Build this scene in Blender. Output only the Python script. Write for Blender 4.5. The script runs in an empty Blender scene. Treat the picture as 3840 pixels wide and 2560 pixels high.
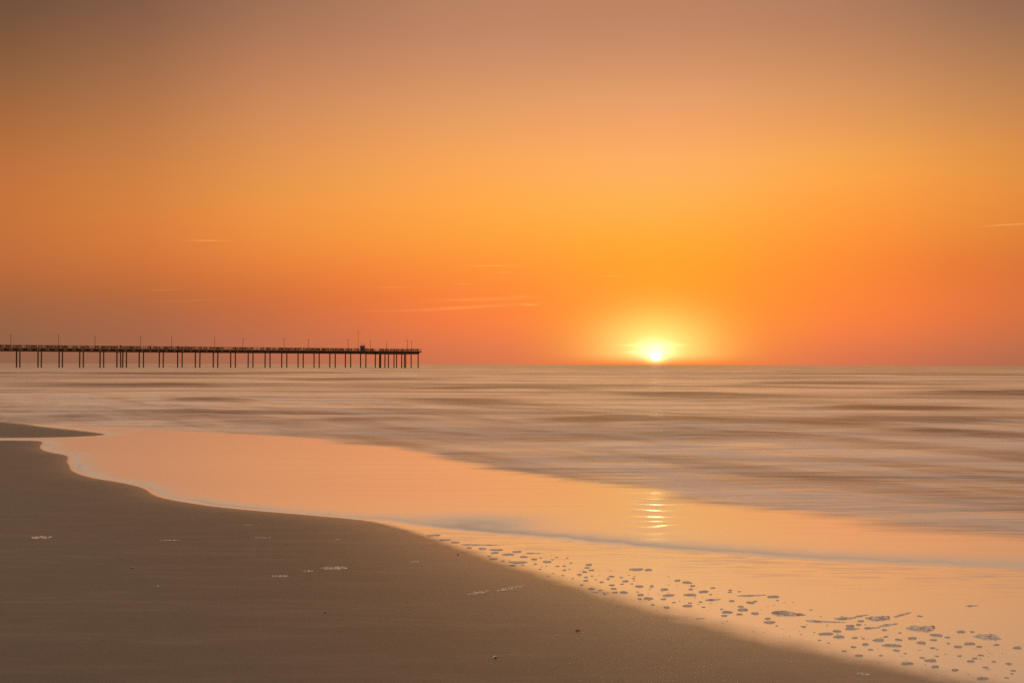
import bpy, bmesh, math, random
import numpy as np
from mathutils import Matrix, Vector
R = math.radians
scene = bpy.context.scene
col = scene.collection
random.seed(7); rng = np.random.default_rng(7)

# ------------------------------------------------------------------ camera
F = 4480.0                      # focal length in pixels of the 3840 x 2560 photograph
CAM_H = 1.95
PITCH, ROLL = R(1.085), R(0.155)
cam_d = bpy.data.cameras.new('camera'); cam = bpy.data.objects.new('camera', cam_d); col.objects.link(cam)
cam_d.sensor_width = 36.0; cam_d.lens = 36.0 * F / 3840.0
cam_d.clip_start = 0.05; cam_d.clip_end = 20000
CM = Matrix.Rotation(R(90) + PITCH, 3, 'X') @ Matrix.Rotation(ROLL, 3, 'Z')
cam.matrix_world = Matrix.Translation((0, 0, CAM_H)) @ CM.to_4x4()
scene.camera = cam
def ray(px, py):
    return (CM @ Vector(((px - 1920) / F, -(py - 1280) / F, -1))).normalized()

# ------------------------------------------------------------------ sky, sun, exposure
vs = scene.view_settings
vs.view_transform = 'Standard'; vs.look = 'None'; vs.gamma = 1; vs.use_curve_mapping = False; vs.exposure = 0.0
def lin(c):
    return [(v / 255 / 12.92) if v / 255 <= .04045 else ((v / 255 + .055) / 1.055) ** 2.4 for v in c]
scene.cycles.use_denoising = False; scene.cycles.sample_clamp_direct = 5; scene.cycles.sample_clamp_indirect = 3
sd = ray(2459, 1336)
SUN_AZ = math.degrees(math.atan2(sd.x, sd.y)); SUN_EL = math.degrees(math.asin(sd.z))

world = bpy.data.worlds.new('World'); scene.world = world; world.use_nodes = True
wn, wl = world.node_tree.nodes, world.node_tree.links
wn.clear()
def wmath(op, a, b=None, c=None, clamp=False):
    n = wn.new('ShaderNodeMath'); n.operation = op; n.use_clamp = clamp
    for i, v in enumerate((a, b, c)):
        if v is None: continue
        if isinstance(v, (int, float)): n.inputs[i].default_value = v
        else: wl.new(v, n.inputs[i])
    return n.outputs[0]
def wmix(f, a, b, mode='MIX'):
    n = wn.new('ShaderNodeMix'); n.data_type = 'RGBA'; n.blend_type = mode; n.clamp_result = False
    for i, v in ((0, f), (6, a), (7, b)):
        if isinstance(v, (int, float)): n.inputs[i].default_value = v
        elif isinstance(v, (tuple, list)): n.inputs[i].default_value = (*v[:3], 1)
        else: wl.new(v, n.inputs[i])
    return n.outputs[2]
tc = wn.new('ShaderNodeTexCoord'); sx = wn.new('ShaderNodeSeparateXYZ'); wl.new(tc.outputs['Generated'], sx.inputs[0])
EL = wmath('MULTIPLY', wmath('ARCSINE', sx.outputs[2]), 180 / math.pi)
AZ = wmath('SUBTRACT', wmath('MULTIPLY', wmath('ARCTAN2', sx.outputs[0], sx.outputs[1]), 180 / math.pi), SUN_AZ)
T = wmath('SQRT', wmath('DIVIDE', wmath('MAXIMUM', EL, 0.0), 90.0))
# sky colour (sRGB) by elevation, for six bearings either side of the sun
S2E = lambda s: math.degrees(math.atan((1367 - s / 1.1445) / 4480))
COLS = [
 (-29.8, {0:(104,76,60),200:(122,85,60),400:(145,97,63),600:(170,107,63),800:(191,115,62),900:(197,116,60),1000:(199,115,59),1150:(193,110,60),1250:(178,104,60),1350:(161,101,66),1450:(151,99,70),1565:(144,98,73)}),
 (-18.6, {0:(157,111,84),200:(178,121,88),400:(198,133,90),600:(216,143,86),800:(230,149,76),900:(236,149,71),1000:(238,144,65),1150:(230,129,61),1250:(215,117,60),1300:(208,113,63),1400:(197,110,71),1500:(187,110,77),1565:(174,107,80)}),
 (-6.9, {0:(188,132,98),200:(201,140,104),400:(222,155,103),600:(243,165,96),700:(253,169,90),850:(255,172,78),1000:(255,165,64),1150:(255,150,58),1300:(255,136,60),1400:(249,131,68),1500:(231,124,76),1565:(219,119,80)}),
 (0, {0:(188,132,98),200:(203,141,103),400:(227,158,106),600:(248,168,102),700:(255,175,98),850:(255,178,85),1000:(255,173,62),1100:(255,167,50),1200:(255,161,46),1300:(255,157,46),1400:(255,155,46),1500:(255,147,50),1565:(253,137,54)}),
 (8.2, {0:(176,124,95),200:(192,133,95),400:(214,148,96),600:(236,160,88),750:(252,168,78),900:(255,160,66),1050:(255,150,58),1180:(255,141,55),1300:(255,136,58),1400:(250,131,66),1500:(232,123,75),1565:(216,117,80)}),
 (16.0, {0:(138,102,78),200:(160,114,84),400:(185,128,84),600:(208,140,80),750:(226,146,70),900:(231,143,64),1050:(227,132,58),1180:(222,119,58),1300:(222,117,62),1400:(212,114,68),1500:(192,111,76),1565:(178,107,80)}),
]
TOP = {22: (206, 158, 121), 26: (224, 184, 144), 40: (242, 213, 180), 60: (243, 225, 202), 90: (236, 226, 214)}  # sky above the frame, made brighter to light the foam and sand
def pchip(xs, ys, x):
    xs = np.asarray(xs, float); ys = np.asarray(ys, float)
    h = np.diff(xs); d = np.diff(ys) / h; m = np.zeros(len(xs))
    for i in range(1, len(xs) - 1):
        if d[i-1] * d[i] > 0:
            w1, w2 = 2*h[i] + h[i-1], h[i] + 2*h[i-1]; m[i] = (w1 + w2) / (w1 / d[i-1] + w2 / d[i])
    m[0], m[-1] = d[0], d[-1]
    x = min(max(x, xs[0]), xs[-1]); i = min(max(np.searchsorted(xs, x) - 1, 0), len(xs) - 2)
    t = (x - xs[i]) / h[i]
    return ((2*t**3 - 3*t*t + 1) * ys[i] + (t**3 - 2*t*t + t) * h[i] * m[i] + (-2*t**3 + 3*t*t) * ys[i+1] + (t**3 - t*t) * h[i] * m[i+1])
ELS = [0, .35, .8, 1.3, 1.9, 2.5, 3.2, 4, 4.8, 5.7, 6.6, 7.6, 8.6, 9.7, 11, 12.5, 14, 15.5, 17, 19.5, 22.5, 26, 31, 40, 50, 60, 75, 90]
TAB = []
for az, d in COLS:
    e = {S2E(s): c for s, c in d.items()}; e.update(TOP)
    ks = sorted(e)
    TAB.append([[pchip(ks, [e[k][c] for k in ks], el) for c in range(3)] for el in ELS])
# the same sky carries on past the sides of the frame, a little dimmer away from the sun
azs = [c[0] for c in COLS]
AZ_ST = [-60, -36, -29.8, -24, -18.6, -14.5, -10.5, -6.9, -3.4, 0, 2.7, 5.4, 8.2, 11, 13.5, 16, 20, 26, 36, 60]
edge = [[(TAB[0][i][c] + TAB[5][i][c]) / 2 * .93 for c in range(3)] for i in range(len(ELS))]
full_az = [-60] + azs + [30, 60]; full_tab = [edge] + TAB + [TAB[0], edge]
cur = None
for k, a in enumerate(AZ_ST):
    rp = wn.new('ShaderNodeValToRGB'); cr = rp.color_ramp; cr.interpolation = 'LINEAR'
    while len(cr.elements) < len(ELS): cr.elements.new(0.5)
    for i, el in enumerate(ELS):
        srgb = [pchip(full_az, [t[i][c] for t in full_tab], a) for c in range(3)]
        cr.elements[i].position = math.sqrt(el / 90)
        cr.elements[i].color = (*lin(srgb), 1)
    wl.new(T, rp.inputs[0])
    if cur is None: cur = rp.outputs[0]
    else:
        a0 = AZ_ST[k-1]
        cur = wmix(wmath('DIVIDE', wmath('SUBTRACT', AZ, a0), a - a0, clamp=True), cur, rp.outputs[0])
def gauss(ax, ay, cx, cy, tilt=0.0):
    u = wmath('SUBTRACT', AZ, cx); v = wmath('SUBTRACT', EL, cy)
    if tilt: v = wmath('SUBTRACT', v, wmath('MULTIPLY', u, tilt))
    u = wmath('DIVIDE', u, ax); v = wmath('DIVIDE', v, ay)
    return wmath('EXPONENT', wmath('MULTIPLY', wmath('ADD', wmath('MULTIPLY', u, u), wmath('MULTIPLY', v, v)), -1.0))
def addc(c, mask, rgb):
    return wmix(mask, c, wmix(1.0, c, rgb, 'ADD'))
low = wmath('SMOOTH_MIN', wmath('MULTIPLY', wmath('MAXIMUM', EL, 0.0), 2.2), 1.0, 0.3)     # the thick air at the horizon dims the glow
cur = addc(cur, wmath('MULTIPLY', gauss(3.6, 2.1, 0, .7), low), (.10, .16, .03))
cur = addc(cur, wmath('MULTIPLY', gauss(2.5, 1.5, 0, .75), low), (.25, .42, .16))
cur = addc(cur, wmath('MULTIPLY', gauss(.85, .52, -.05, .62), low), (.6, .6, .42))
cur = addc(cur, gauss(.42, .30, 0, SUN_EL), (1.2, .8, .3))
def sky_at(px, py):
    d = ray(px, py); return math.degrees(math.atan2(d.x, d.y)) - SUN_AZ, math.degrees(math.asin(d.z))
for px, py, ln, th, tl, st in [(775,902,62,2.2,.02,.22),(1850,996,80,2,.02,.22),(1888,1021,26,1.8,.03,.2),(1740,1064,26,2,.04,.13),(1475,1077,50,2.5,.03,.1),
        (1800,1122,150,6,.03,.12),(1960,1112,50,4,-.02,.1),(1740,1153,190,5,.06,.15),(1985,1142,28,3.2,.0,.3),(630,1086,62,2.2,.07,.09),
        (700,1127,110,2.6,.05,.06),(2290,1034,42,1.8,.03,.14),(3790,842,75,2.4,.02,.25),(225,1018,26,1.8,.03,.05),(1450,1165,120,3,.02,.05),
        (2430,1294,80,4.5,.0,.75),(2395,1319,42,4,.0,.7),(2510,1292,55,5,-.01,.5)]:
    a, e = sky_at(px, py)
    cur = addc(cur, gauss(ln / 78.2, th / 78.2, a, e, tl), (st * .6, st * .45, st * .13))
disc = wmath('ADD', wmath('POWER', wmath('DIVIDE', AZ, .24), 2.0), wmath('POWER', wmath('DIVIDE', wmath('SUBTRACT', EL, SUN_EL), .205), 2.0))
cur = addc(cur, wmath('SMOOTHSTEP' if False else 'LESS_THAN', disc, 1.0), (22, 16, 7))
bg = wn.new('ShaderNodeBackground'); wl.new(cur, bg.inputs[0]); bg.inputs[1].default_value = 1.0
# physical sky fills in high overhead
sky = wn.new('ShaderNodeTexSky'); sky.sky_type = 'NISHITA'; sky.sun_disc = False
sky.sun_elevation = R(SUN_EL); sky.sun_rotation = R(SUN_AZ); sky.dust_density = 3.0; sky.air_density = 1.0; sky.altitude = 0
bg2 = wn.new('ShaderNodeBackground'); wl.new(sky.outputs[0], bg2.inputs[0]); bg2.inputs[1].default_value = 0.12
mx = wn.new('ShaderNodeMixShader'); wo = wn.new('ShaderNodeOutputWorld')
hi = wn.new('ShaderNodeMapRange'); hi.interpolation_type = 'SMOOTHSTEP'; wl.new(EL, hi.inputs[0])
hi.inputs[1].default_value = 30; hi.inputs[2].default_value = 75; hi.inputs[3].default_value = 0; hi.inputs[4].default_value = .5
wl.new(hi.outputs[0], mx.inputs[0]); wl.new(bg.outputs[0], mx.inputs[1]); wl.new(bg2.outputs[0], mx.inputs[2]); wl.new(mx.outputs[0], wo.inputs[0])

sun_d = bpy.data.lights.new('sun', 'SUN'); sun_d.energy = 0.0045; sun_d.angle = R(0.53); sun_d.color = (1, .68, .26)
sun = bpy.data.objects.new('sun', sun_d); col.objects.link(sun)
sun.rotation_euler = (-sd).to_track_quat('-Z', 'Y').to_euler(); sun.location = (40, 300, 60)

# ------------------------------------------------------------------ material helpers
class NT:
    def __init__(s, name):
        s.m = bpy.data.materials.new(name); s.m.use_nodes = True
        s.n, s.l = s.m.node_tree.nodes, s.m.node_tree.links
        s.b = s.n['Principled BSDF']; s.out = s.n['Material Output']
    def _in(s, sock, v):
        if v is None: return
        if isinstance(v, (int, float)): sock.default_value = v
        elif isinstance(v, (tuple, list)): sock.default_value = (*v, 1) if len(v) == 3 and sock.type == 'RGBA' else v
        else: s.l.new(v, sock)
    def math(s, op, a, b=None, clamp=False):
        n = s.n.new('ShaderNodeMath'); n.operation = op; n.use_clamp = clamp
        s._in(n.inputs[0], a); s._in(n.inputs[1], b); return n.outputs[0]
    def mix(s, f, a, b):
        n = s.n.new('ShaderNodeMix'); n.data_type = 'RGBA'
        s._in(n.inputs[0], f); s._in(n.inputs[6], a); s._in(n.inputs[7], b); return n.outputs[2]
    def lerp(s, f, a, b):
        n = s.n.new('ShaderNodeMix'); n.data_type = 'FLOAT'
        s._in(n.inputs[0], f); s._in(n.inputs[2], a); s._in(n.inputs[3], b); return n.outputs[0]
    def rng(s, v, a, b, c=0, d=1, smooth=True):
        n = s.n.new('ShaderNodeMapRange'); n.interpolation_type = 'SMOOTHSTEP' if smooth else 'LINEAR'
        s._in(n.inputs[0], v)
        for i, q in enumerate((a, b, c, d)): n.inputs[i+1].default_value = q
        return n.outputs[0]
    def pos(s, scale=(1,1,1), rot=0):
        g = s.n.new('ShaderNodeTexCoord'); mp = s.n.new('ShaderNodeMapping')
        s.l.new(g.outputs['Object'], mp.inputs[0]); mp.inputs['Scale'].default_value = scale; mp.inputs['Rotation'].default_value = (0,0,rot)
        return mp.outputs[0]
    def pos2(s, rot, scale):
        mp = s.n.new('ShaderNodeMapping'); s.l.new(s.pos((1, 1, 1), rot), mp.inputs[0]); mp.inputs['Scale'].default_value = scale
        return mp.outputs[0]
    def noise(s, vec, scale, detail=3, rough=.5, dist=0):
        n = s.n.new('ShaderNodeTexNoise'); s.l.new(vec, n.inputs['Vector'])
        n.inputs['Scale'].default_value = scale; n.inputs['Detail'].default_value = detail
        n.inputs['Roughness'].default_value = rough; n.inputs['Distortion'].default_value = dist
        return n.outputs[0]
    def attr(s, name):
        n = s.n.new('ShaderNodeAttribute'); n.attribute_name = name; return n.outputs['Fac']
    def bump(s, h, strength, dist, base=None):
        n = s.n.new('ShaderNodeBump'); n.inputs['Strength'].default_value = strength; n.inputs['Distance'].default_value = dist
        s.l.new(h, n.inputs['Height'])
        if base is not None: s.l.new(base, n.inputs['Normal'])
        return n.outputs[0]
    def set(s, **k):
        nm = {'base':'Base Color','rough':'Roughness','metal':'Metallic','normal':'Normal','ior':'IOR','spec':'Specular IOR Level'}
        for a, v in k.items(): s._in(s.b.inputs[nm[a]], v)
        return s

# ------------------------------------------------------------------ terrain height
def prof(v):
    v = np.asarray(v, float)
    z = .27 - .013 * v
    z = np.where(v < 0, .27 - .03 * v, z); z = np.minimum(z, 1.6)
    q = np.clip(v - 18, 0, 4)
    z = np.where(v > 18, .036 - .013 * q + .001625 * q * q, z)
    return z
def ground0(x, y): return prof(.99 * y + .15 * x)
def prof1(v):
    if v > 18: q = min(v - 18, 4.0); return .036 - .013 * q + .001625 * q * q
    return .27 - .013 * v if v >= 0 else min(1.6, .27 - .03 * v)
def hit(px, py, z_off=0.0):
    """where the line of sight of a pixel meets the ground"""
    d = ray(px, py)
    f = lambda t: CAM_H + d.z * t - prof1(.99 * d.y * t + .15 * d.x * t) - z_off
    a = t = 2.0
    while f(t) > 0 and t < 4000: a = t; t *= 1.02
    b = t
    for _ in range(36):
        m = (a + b) / 2
        if f(m) <= 0: b = m
        else: a = m
    return d.x * b, d.y * b
def hit_g(px, py):
    x, y = hit(px, py)
    for _ in range(3): x, y = hit(px, py, ground_s(x, y) - prof1(.99 * y + .15 * x))
    return x, y
def line(pts): return [hit(*p) for p in pts]
# edge of dry sand (left) / of the mirror-wet sand (right)
left_edge = [(-500,1651),(0,1650),(100,1651),(165,1653),(150,1672),(152,1683),(175,1693),(215,1700),(254,1707),(256,1720),(250,1731),(262,1745),(262,1758),(285,1773),(320,1785),(360,1794),(400,1800),(450,1808),(500,1818),(545,1832),(562,1846),(590,1862),(650,1875),(720,1886),(800,1898),(900,1908),(1000,1917),(1100,1925),(1200,1934),(1300,1943)]
B_px = left_edge + [(1400,1956),(1500,1980),(1600,2012),(1700,2050),(1850,2100),(2000,2150),(2150,2198),(2300,2245),(2500,2303),(2700,2355),(2900,2408),(3100,2452),(3300,2495),(3600,2560),(4000,2640),(4500,2720)]
W_px = left_edge + [(1400,1951),(1500,1962),(1600,1976),(1720,1990),(1850,2003),(1950,2013),(2100,2027),(2300,2045),(2500,2062),(2700,2077),(2900,2092),(3100,2105),(3400,2120),(3840,2134),(4600,2150),(6000,2170)]
spit_px = [(-500,1545),(-200,1562),(0,1577),(60,1585),(130,1596),(200,1604),(280,1612),(340,1619),(385,1625),(398,1629),(370,1633),(320,1636),(240,1639),(140,1641),(0,1642),(-200,1643),(-500,1643)]
K_px = [(-600,1560),(0,1590),(300,1606),(560,1616),(800,1626),(1000,1638),(1300,1664),(1500,1695),(1700,1733),(2000,1795),(2400,1866),(2800,1925),(3200,1975),(3500,2007),(3840,2040),(4600,2100)]
B_l, W_l, K_l, SPIT = line(B_px), line(W_px), line(K_px), line(spit_px)
def smooth_line(p, n=3):
    for _ in range(n):
        q = [p[0]]
        for a, b in zip(p[:-1], p[1:]):
            q += [(a[0]*.75+b[0]*.25, a[1]*.75+b[1]*.25), (a[0]*.25+b[0]*.75, a[1]*.25+b[1]*.75)]
        p = q + [p[-1]]
    return p
B_l, W_l, K_l = smooth_line(B_l, 2), smooth_line(W_l, 2), smooth_line(K_l, 2)
SPIT = smooth_line(SPIT, 2)
LAND_B = B_l + [(40, -30), (-400, -30), (-400, B_l[0][1])]
LAND_W = W_l + [(60, -30), (-400, -30), (-400, W_l[0][1])]
LAND_K = K_l + [(60, -30), (-400, -30), (-400, K_l[0][1])]
SPIT = SPIT + [(-400, SPIT[-1][1]), (-400, SPIT[0][1] + 40)]
def sdist(P, x, y):
    """signed distance to a closed outline, positive inside"""
    P = np.array(P); Q = np.roll(P, -1, 0)
    best = np.full(x.shape, 1e18); ins = np.zeros(x.shape, bool)
    for (ax, ay), (bx, by) in zip(P, Q):
        dx, dy = bx - ax, by - ay; L = dx*dx + dy*dy + 1e-12
        t = np.clip(((x - ax) * dx + (y - ay) * dy) / L, 0, 1)
        best = np.minimum(best, (x - ax - t*dx)**2 + (y - ay - t*dy)**2)
        if ay != by:
            ins ^= ((ay > y) != (by > y)) & (x < (bx - ax) * (y - ay) / (by - ay) + ax)
    return np.where(ins, 1, -1) * np.sqrt(best)
def ss(x, a, b):
    t = np.clip((x - a) / (b - a), 0, 1); return t*t*(3 - 2*t)
def vnoise(x, y, seed=0):
    """smooth value noise"""
    xi, yi = np.floor(x).astype(np.int64), np.floor(y).astype(np.int64); fx, fy = x - xi, y - yi
    fx, fy = fx*fx*(3-2*fx), fy*fy*(3-2*fy)
    def hsh(a, b):
        n = (a * 374761393 + b * 668265263 + seed * 974634777) & 0xffffffff
        n = ((n ^ (n >> 13)) * 1274126177) & 0xffffffff
        return ((n ^ (n >> 16)) & 0xffff) / 65535.0
    return (hsh(xi,yi)*(1-fx) + hsh(xi+1,yi)*fx)*(1-fy) + (hsh(xi,yi+1)*(1-fx) + hsh(xi+1,yi+1)*fx)*fy
def polar(r0, r1, nr, azmax_in, n_in, azmax_out, n_out):
    rr = np.exp(np.linspace(math.log(r0), math.log(r1), nr))
    ai = np.linspace(-azmax_in, azmax_in, n_in)
    ao = azmax_in + (azmax_out - azmax_in) * (np.linspace(0, 1, n_out + 1)[1:]) ** 1.5
    az = np.radians(np.concatenate([-ao[::-1], ai, ao]))
    A, RR = np.meshgrid(az, rr)
    return RR * np.sin(A), RR * np.cos(A)
def sheet(name, X, Y, Z, attrs, keep=None):
    nr, na = X.shape
    co = np.stack([X, Y, Z], -1).reshape(-1, 3).astype(np.float32)
    i = np.arange(nr - 1)[:, None] * na + np.arange(na - 1)[None]
    f = np.stack([i, i + 1, i + 1 + na, i + na], -1).reshape(-1, 4)
    f = f[:, ::-1]
    if keep is not None:
        f = f[keep.reshape(-1)[f].any(1)]
        used = np.unique(f); mp = np.full(len(co), -1); mp[used] = np.arange(len(used))
        co = co[used]; f = mp[f]; attrs = {k: v.reshape(-1)[used] for k, v in attrs.items()}
    me = bpy.data.meshes.new(name); me.vertices.add(len(co)); me.vertices.foreach_set('co', co.ravel())
    me.loops.add(f.size); me.loops.foreach_set('vertex_index', f.ravel().astype(np.int32))
    me.polygons.add(len(f)); me.polygons.foreach_set('loop_start', np.arange(0, f.size, 4, dtype=np.int32))
    me.update(calc_edges=True); me.validate()
    for k, v in attrs.items():
        a = me.attributes.new(k, 'FLOAT', 'POINT'); a.data.foreach_set('value', np.asarray(v, np.float32).ravel())
    me.polygons.foreach_set('use_smooth', np.ones(len(me.polygons), bool))
    if me.polygons[0].normal.z < 0: me.flip_normals()
    o = bpy.data.objects.new(name, me); col.objects.link(o); return o
def land_dist(x, y):
    return np.maximum(sdist(LAND_B, x, y), sdist(SPIT, x, y))
def ground(x, y):
    x = np.atleast_1d(np.asarray(x, float)); y = np.atleast_1d(np.asarray(y, float))
    d = land_dist(x, y)
    z = ground0(x, y) + .10 * ss(d, 0, 9) * ss(y, 8, 22) + .012 * (vnoise(x*.35, y*.35, 3) - .5) * ss(d, .2, 2)
    r = np.hypot(x, y)
    return z - .03 * np.clip(-sdist(LAND_K, x, y) - .5, 0, 60) - .012 * np.clip(r - 60, 0, 300)
def ground_s(x, y): return float(ground(x, y)[0])

# ------------------------------------------------------------------ beach
X, Y = polar(2.2, 420, 620, 27, 560, 85, 40)
Z = ground(X, Y).reshape(X.shape)
dB = land_dist(X.ravel(), Y.ravel()).reshape(X.shape)
dW = np.maximum(sdist(LAND_W, X, Y), sdist(SPIT, X, Y))
# how far the mirror fades into damp sand: short at the far edge, wide on the near slope
soft = .10 + .34 * ss(X, -2.2, 1.5) * (1 - ss(Y, 12, 20))
jit = (vnoise(X*6, Y*6, 1) - .5) * .10 + (vnoise(X*19, Y*19, 2) - .5) * .05
wet = 1 - ss(dB + jit * soft * 2, -soft * .75, soft * .85)
sheen = np.exp(-np.clip(dB, 0, 99) / (.35 + 1.3 * ss(X, -4, 1)))
beach = sheet('beach', X, Y, Z, {'db': np.clip(dB, -5, 12), 'wet': wet, 'sheen': sheen, 'dw': np.clip(dW, -5, 5)})
beach['kind'] = 'structure'; beach['label'] = 'smooth brown damp sand beach sloping down to the water'

m = NT('sand')
p = m.pos()
w = m.attr('wet'); sh = m.attr('sheen')
n1 = m.noise(p, 260, 2, .6); n2 = m.noise(m.pos((.5, 1.6, 1), .35), 1.3, 4, .55); n3 = m.noise(m.pos((.25, 1.2, 1), .3), .35, 3, .5)
base = m.mix(m.rng(n2, .3, .7), (.083, .060, .050), (.100, .074, .062))
base = m.mix(m.rng(n3, .35, .65, 0, .5), base, (.085, .066, .055))
grain = m.rng(n1, .3, .7)
base = m.mix(m.math('MULTIPLY', grain, .45), base, (.055, .043, .036))
n4 = m.noise(p, 60, 4, .85); n5 = m.noise(m.pos((.3, 1.5, 1), .35), 3.5, 4, .6)
base = m.mix(m.rng(n4, .30, .70, 0, .62), base, (.034, .026, .022)); base = m.mix(m.rng(n5, .45, .75, 0, .42), base, (.16, .125, .105))
wob = m.math('ADD', m.attr('db'), m.math('MULTIPLY', m.math('SUBTRACT', m.noise(p, .9, 4, .6), .5), 1.1))
for c_, w_, a_ in ((.62, .016, .30), (1.75, .02, .22), (3.1, .03, .18)):
    t_ = m.math('DIVIDE', m.math('SUBTRACT', wob, c_), w_)
    base = m.mix(m.math('MULTIPLY', m.math('EXPONENT', m.math('MULTIPLY', m.math('MULTIPLY', t_, t_), -1.0)), a_), base, (.03, .023, .02))
b1 = m.bump(n1, .5, .0012); b1 = m.bump(n4, .6, .006, b1); b1 = m.bump(n2, .25, .02, b1)
m.set(base=base, rough=m.lerp(sh, .50, .38), normal=b1, ior=1.5)
rip = m.noise(m.pos((1.2, 5, 1), .15), 2.2, 3, .5)
flow = m.noise(m.pos((.9, 6.5, 1), .32), 2.0, 4, .6, .3)        # thin foam runs left by the backwash
fm = m.math('MULTIPLY', m.rng(flow, .47, .66, 0, .62), m.rng(m.attr('dw'), .1, 2.0, 1, 0))
nb = m.bump(rip, .10, .006)
wets = []
for rg, mt in ((.10, .52), (.34, .42)):
    wb = m.n.new('ShaderNodeBsdfPrincipled')
    m._in(wb.inputs['Base Color'], m.mix(fm, (.99, .98, .95), (.62, .53, .50)))
    m._in(wb.inputs['Metallic'], m.lerp(fm, mt, .2)); m._in(wb.inputs['Roughness'], m.lerp(fm, rg, .45)); m._in(wb.inputs['Normal'], nb)
    wets.append(wb)
wetB = m.n.new('ShaderNodeMixShader'); wetB.inputs[0].default_value = .22
m.l.new(wets[0].outputs[0], wetB.inputs[1]); m.l.new(wets[1].outputs[0], wetB.inputs[2])
mixs = m.n.new('ShaderNodeMixShader'); m._in(mixs.inputs[0], m.math('MAXIMUM', m.math('POWER', w, 1.5), m.math('MULTIPLY', m.math('POWER', sh, 1.6), .17)))
m.l.new(m.b.outputs[0], mixs.inputs[1]); m.l.new(wetB.outputs[0], mixs.inputs[2]); m.l.new(mixs.outputs[0], m.out.inputs[0])
beach.data.materials.append(m.m)

# ------------------------------------------------------------------ sea: thin swash sheet, surf and open water
X, Y = polar(6.5, 5200, 1500, 27, 480, 85, 40)
dW = np.maximum(sdist(LAND_W, X, Y), sdist(SPIT, X, Y))
dK = -sdist(LAND_K, X, Y)                       # seaward of the inner surf line
r = np.hypot(X, Y)
Z = ground0(X, Y) + np.clip(-dW * .05, -.03, .008)
surf = ss(dK + (vnoise(X*.5, Y*.9, 11) - .5) * .9 + (vnoise(X*1.6, Y*3, 12) - .5) * .4, -.1, .8)
Z = Z + .02 * ss(dK, 0, 5)
wave = np.zeros_like(X); band = np.zeros_like(X)      # band: dark tone of the swell faces, put into the water colour
# long swells where the photograph shows darker bands
for px, py, hw, ht, tw in [(1400,1423,420,.34,1.0),(540,1443,330,.28,1),(1900,1457,380,.26,1),(2550,1479,430,.30,1),(1680,1501,300,.24,1),(784,1494,150,.26,1),
        (3760,1470,300,.42,1.3),(3330,1524,330,.26,1),(3500,1575,480,.40,1.2),(2356,1572,330,.40,1.35),(2900,1588,380,.16,1),(3613,1628,330,.16,1),(3780,1703,330,.15,1),
        (1480,1569,260,.15,1),(1208,1584,250,.12,1),(300,1400,700,.3,1),(1000,1398,500,.26,1),(2500,1400,900,.22,1),(3500,1405,700,.26,1),(3100,1440,400,.2,1),(700,1545,300,.1,1),(200,1560,260,.08,1),(3300,1670,300,.08,1),(2700,1640,340,.07,1)]:
    cx, cy = hit(px, py); wx = hw / F * cy * 1.15
    sg = (.9 + cy * .030) * tw
    yy = Y - cy - 1.2 * sg * (vnoise(X / (wx * .35) + px, X * 0 + .5, 5) - .5)
    g_ = np.exp(-(yy / sg) ** 2) * np.exp(-((X - cx) / wx) ** 2)
    wave += min(ht, .0022 * cy) * g_ * (.75 + .5 * vnoise(X / (sg * 2.2), Y / sg, px))
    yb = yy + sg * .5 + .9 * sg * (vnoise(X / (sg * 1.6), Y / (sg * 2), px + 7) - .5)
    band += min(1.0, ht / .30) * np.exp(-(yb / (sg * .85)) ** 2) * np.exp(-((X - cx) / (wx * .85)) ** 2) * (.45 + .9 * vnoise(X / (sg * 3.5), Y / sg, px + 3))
chop = np.zeros_like(X)
for sx_, sy_, a, sdn in [(.16,.55,.035,21),(.35,1.2,.018,22),(.07,.22,.06,23),(.03,.09,.10,24)]:
    res = np.clip(1.2 / (sy_ * np.maximum(r * .006, .02)) / 3, 0, 1)      # fade what the sheet is too coarse to carry
    chop += a * (vnoise(X * sx_, Y * sy_, sdn) - .5) * res
amp = ss(dK, .2, 9)
Z = Z + (wave + chop - .06 * ss(dK, 4, 40)) * amp
# short wavelets on the last wash, added in the sun column for its glint
gx, gy = hit(2440, 1935)
gm = np.exp(-((X - gx * Y / gy) / (.30 + .10 * vnoise(Y * 2.5, Y * 0, 61))) ** 2) * ss(Y, gy - 2.0, gy - 1.5) * (1 - ss(Y, gy + 1.7, gy + 2.3))
Z = Z + gm * (.0025 + .0050 * vnoise(X * 1.5, Y * 1.9, 63)) * np.sin(2 * math.pi * (Y * 1.8 + 1.3 * vnoise(X * 2.0, Y * 1.3, 62)))
pc = hit(1800, 1975)
edge_w = .20 + .14 * ss(X, -2.6, .5)
t_e = -dW / edge_w + (vnoise(X * 2.1, Y * 1.1, 41) - .5) * (.9 - .55 * ss(X, -2.6, -1)) + (vnoise(X * 7, Y * 4, 43) - .5) * .35
foam_e = ss(t_e, -.1, .75) * np.exp(-np.clip(t_e - .6, 0, 9) * 1.1) * (.40 + .80 * vnoise(X * .8, Y * .5, 42)) * ss(-dW, .02, .10)
foam_e += .55 * np.exp(-((X - pc[0]) / .50) ** 2 - ((Y - pc[1] - .25) / .55) ** 2) * (.6 + .6 * vnoise(X * 3, Y * 3, 44))
foam_e += .28 * np.exp(-((X - pc[0] + .1) / .9) ** 2 - ((Y - pc[1] - .7) / .8) ** 2)
keep = dW < .6
sea = sheet('sea', X, Y, Z, {'band': np.clip(band * 1.7, 0, 1), 'surf': surf, 'edge': np.clip(foam_e, 0, 1), 'far': ss(r, 60, 900), 'dk': np.clip(dK, -20, 200), 'dw': np.clip(dW, -9, 9)}, keep)
sea['kind'] = 'structure'; sea['label'] = 'silky orange sea running up the beach in a thin mirror-like sheet'

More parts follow.
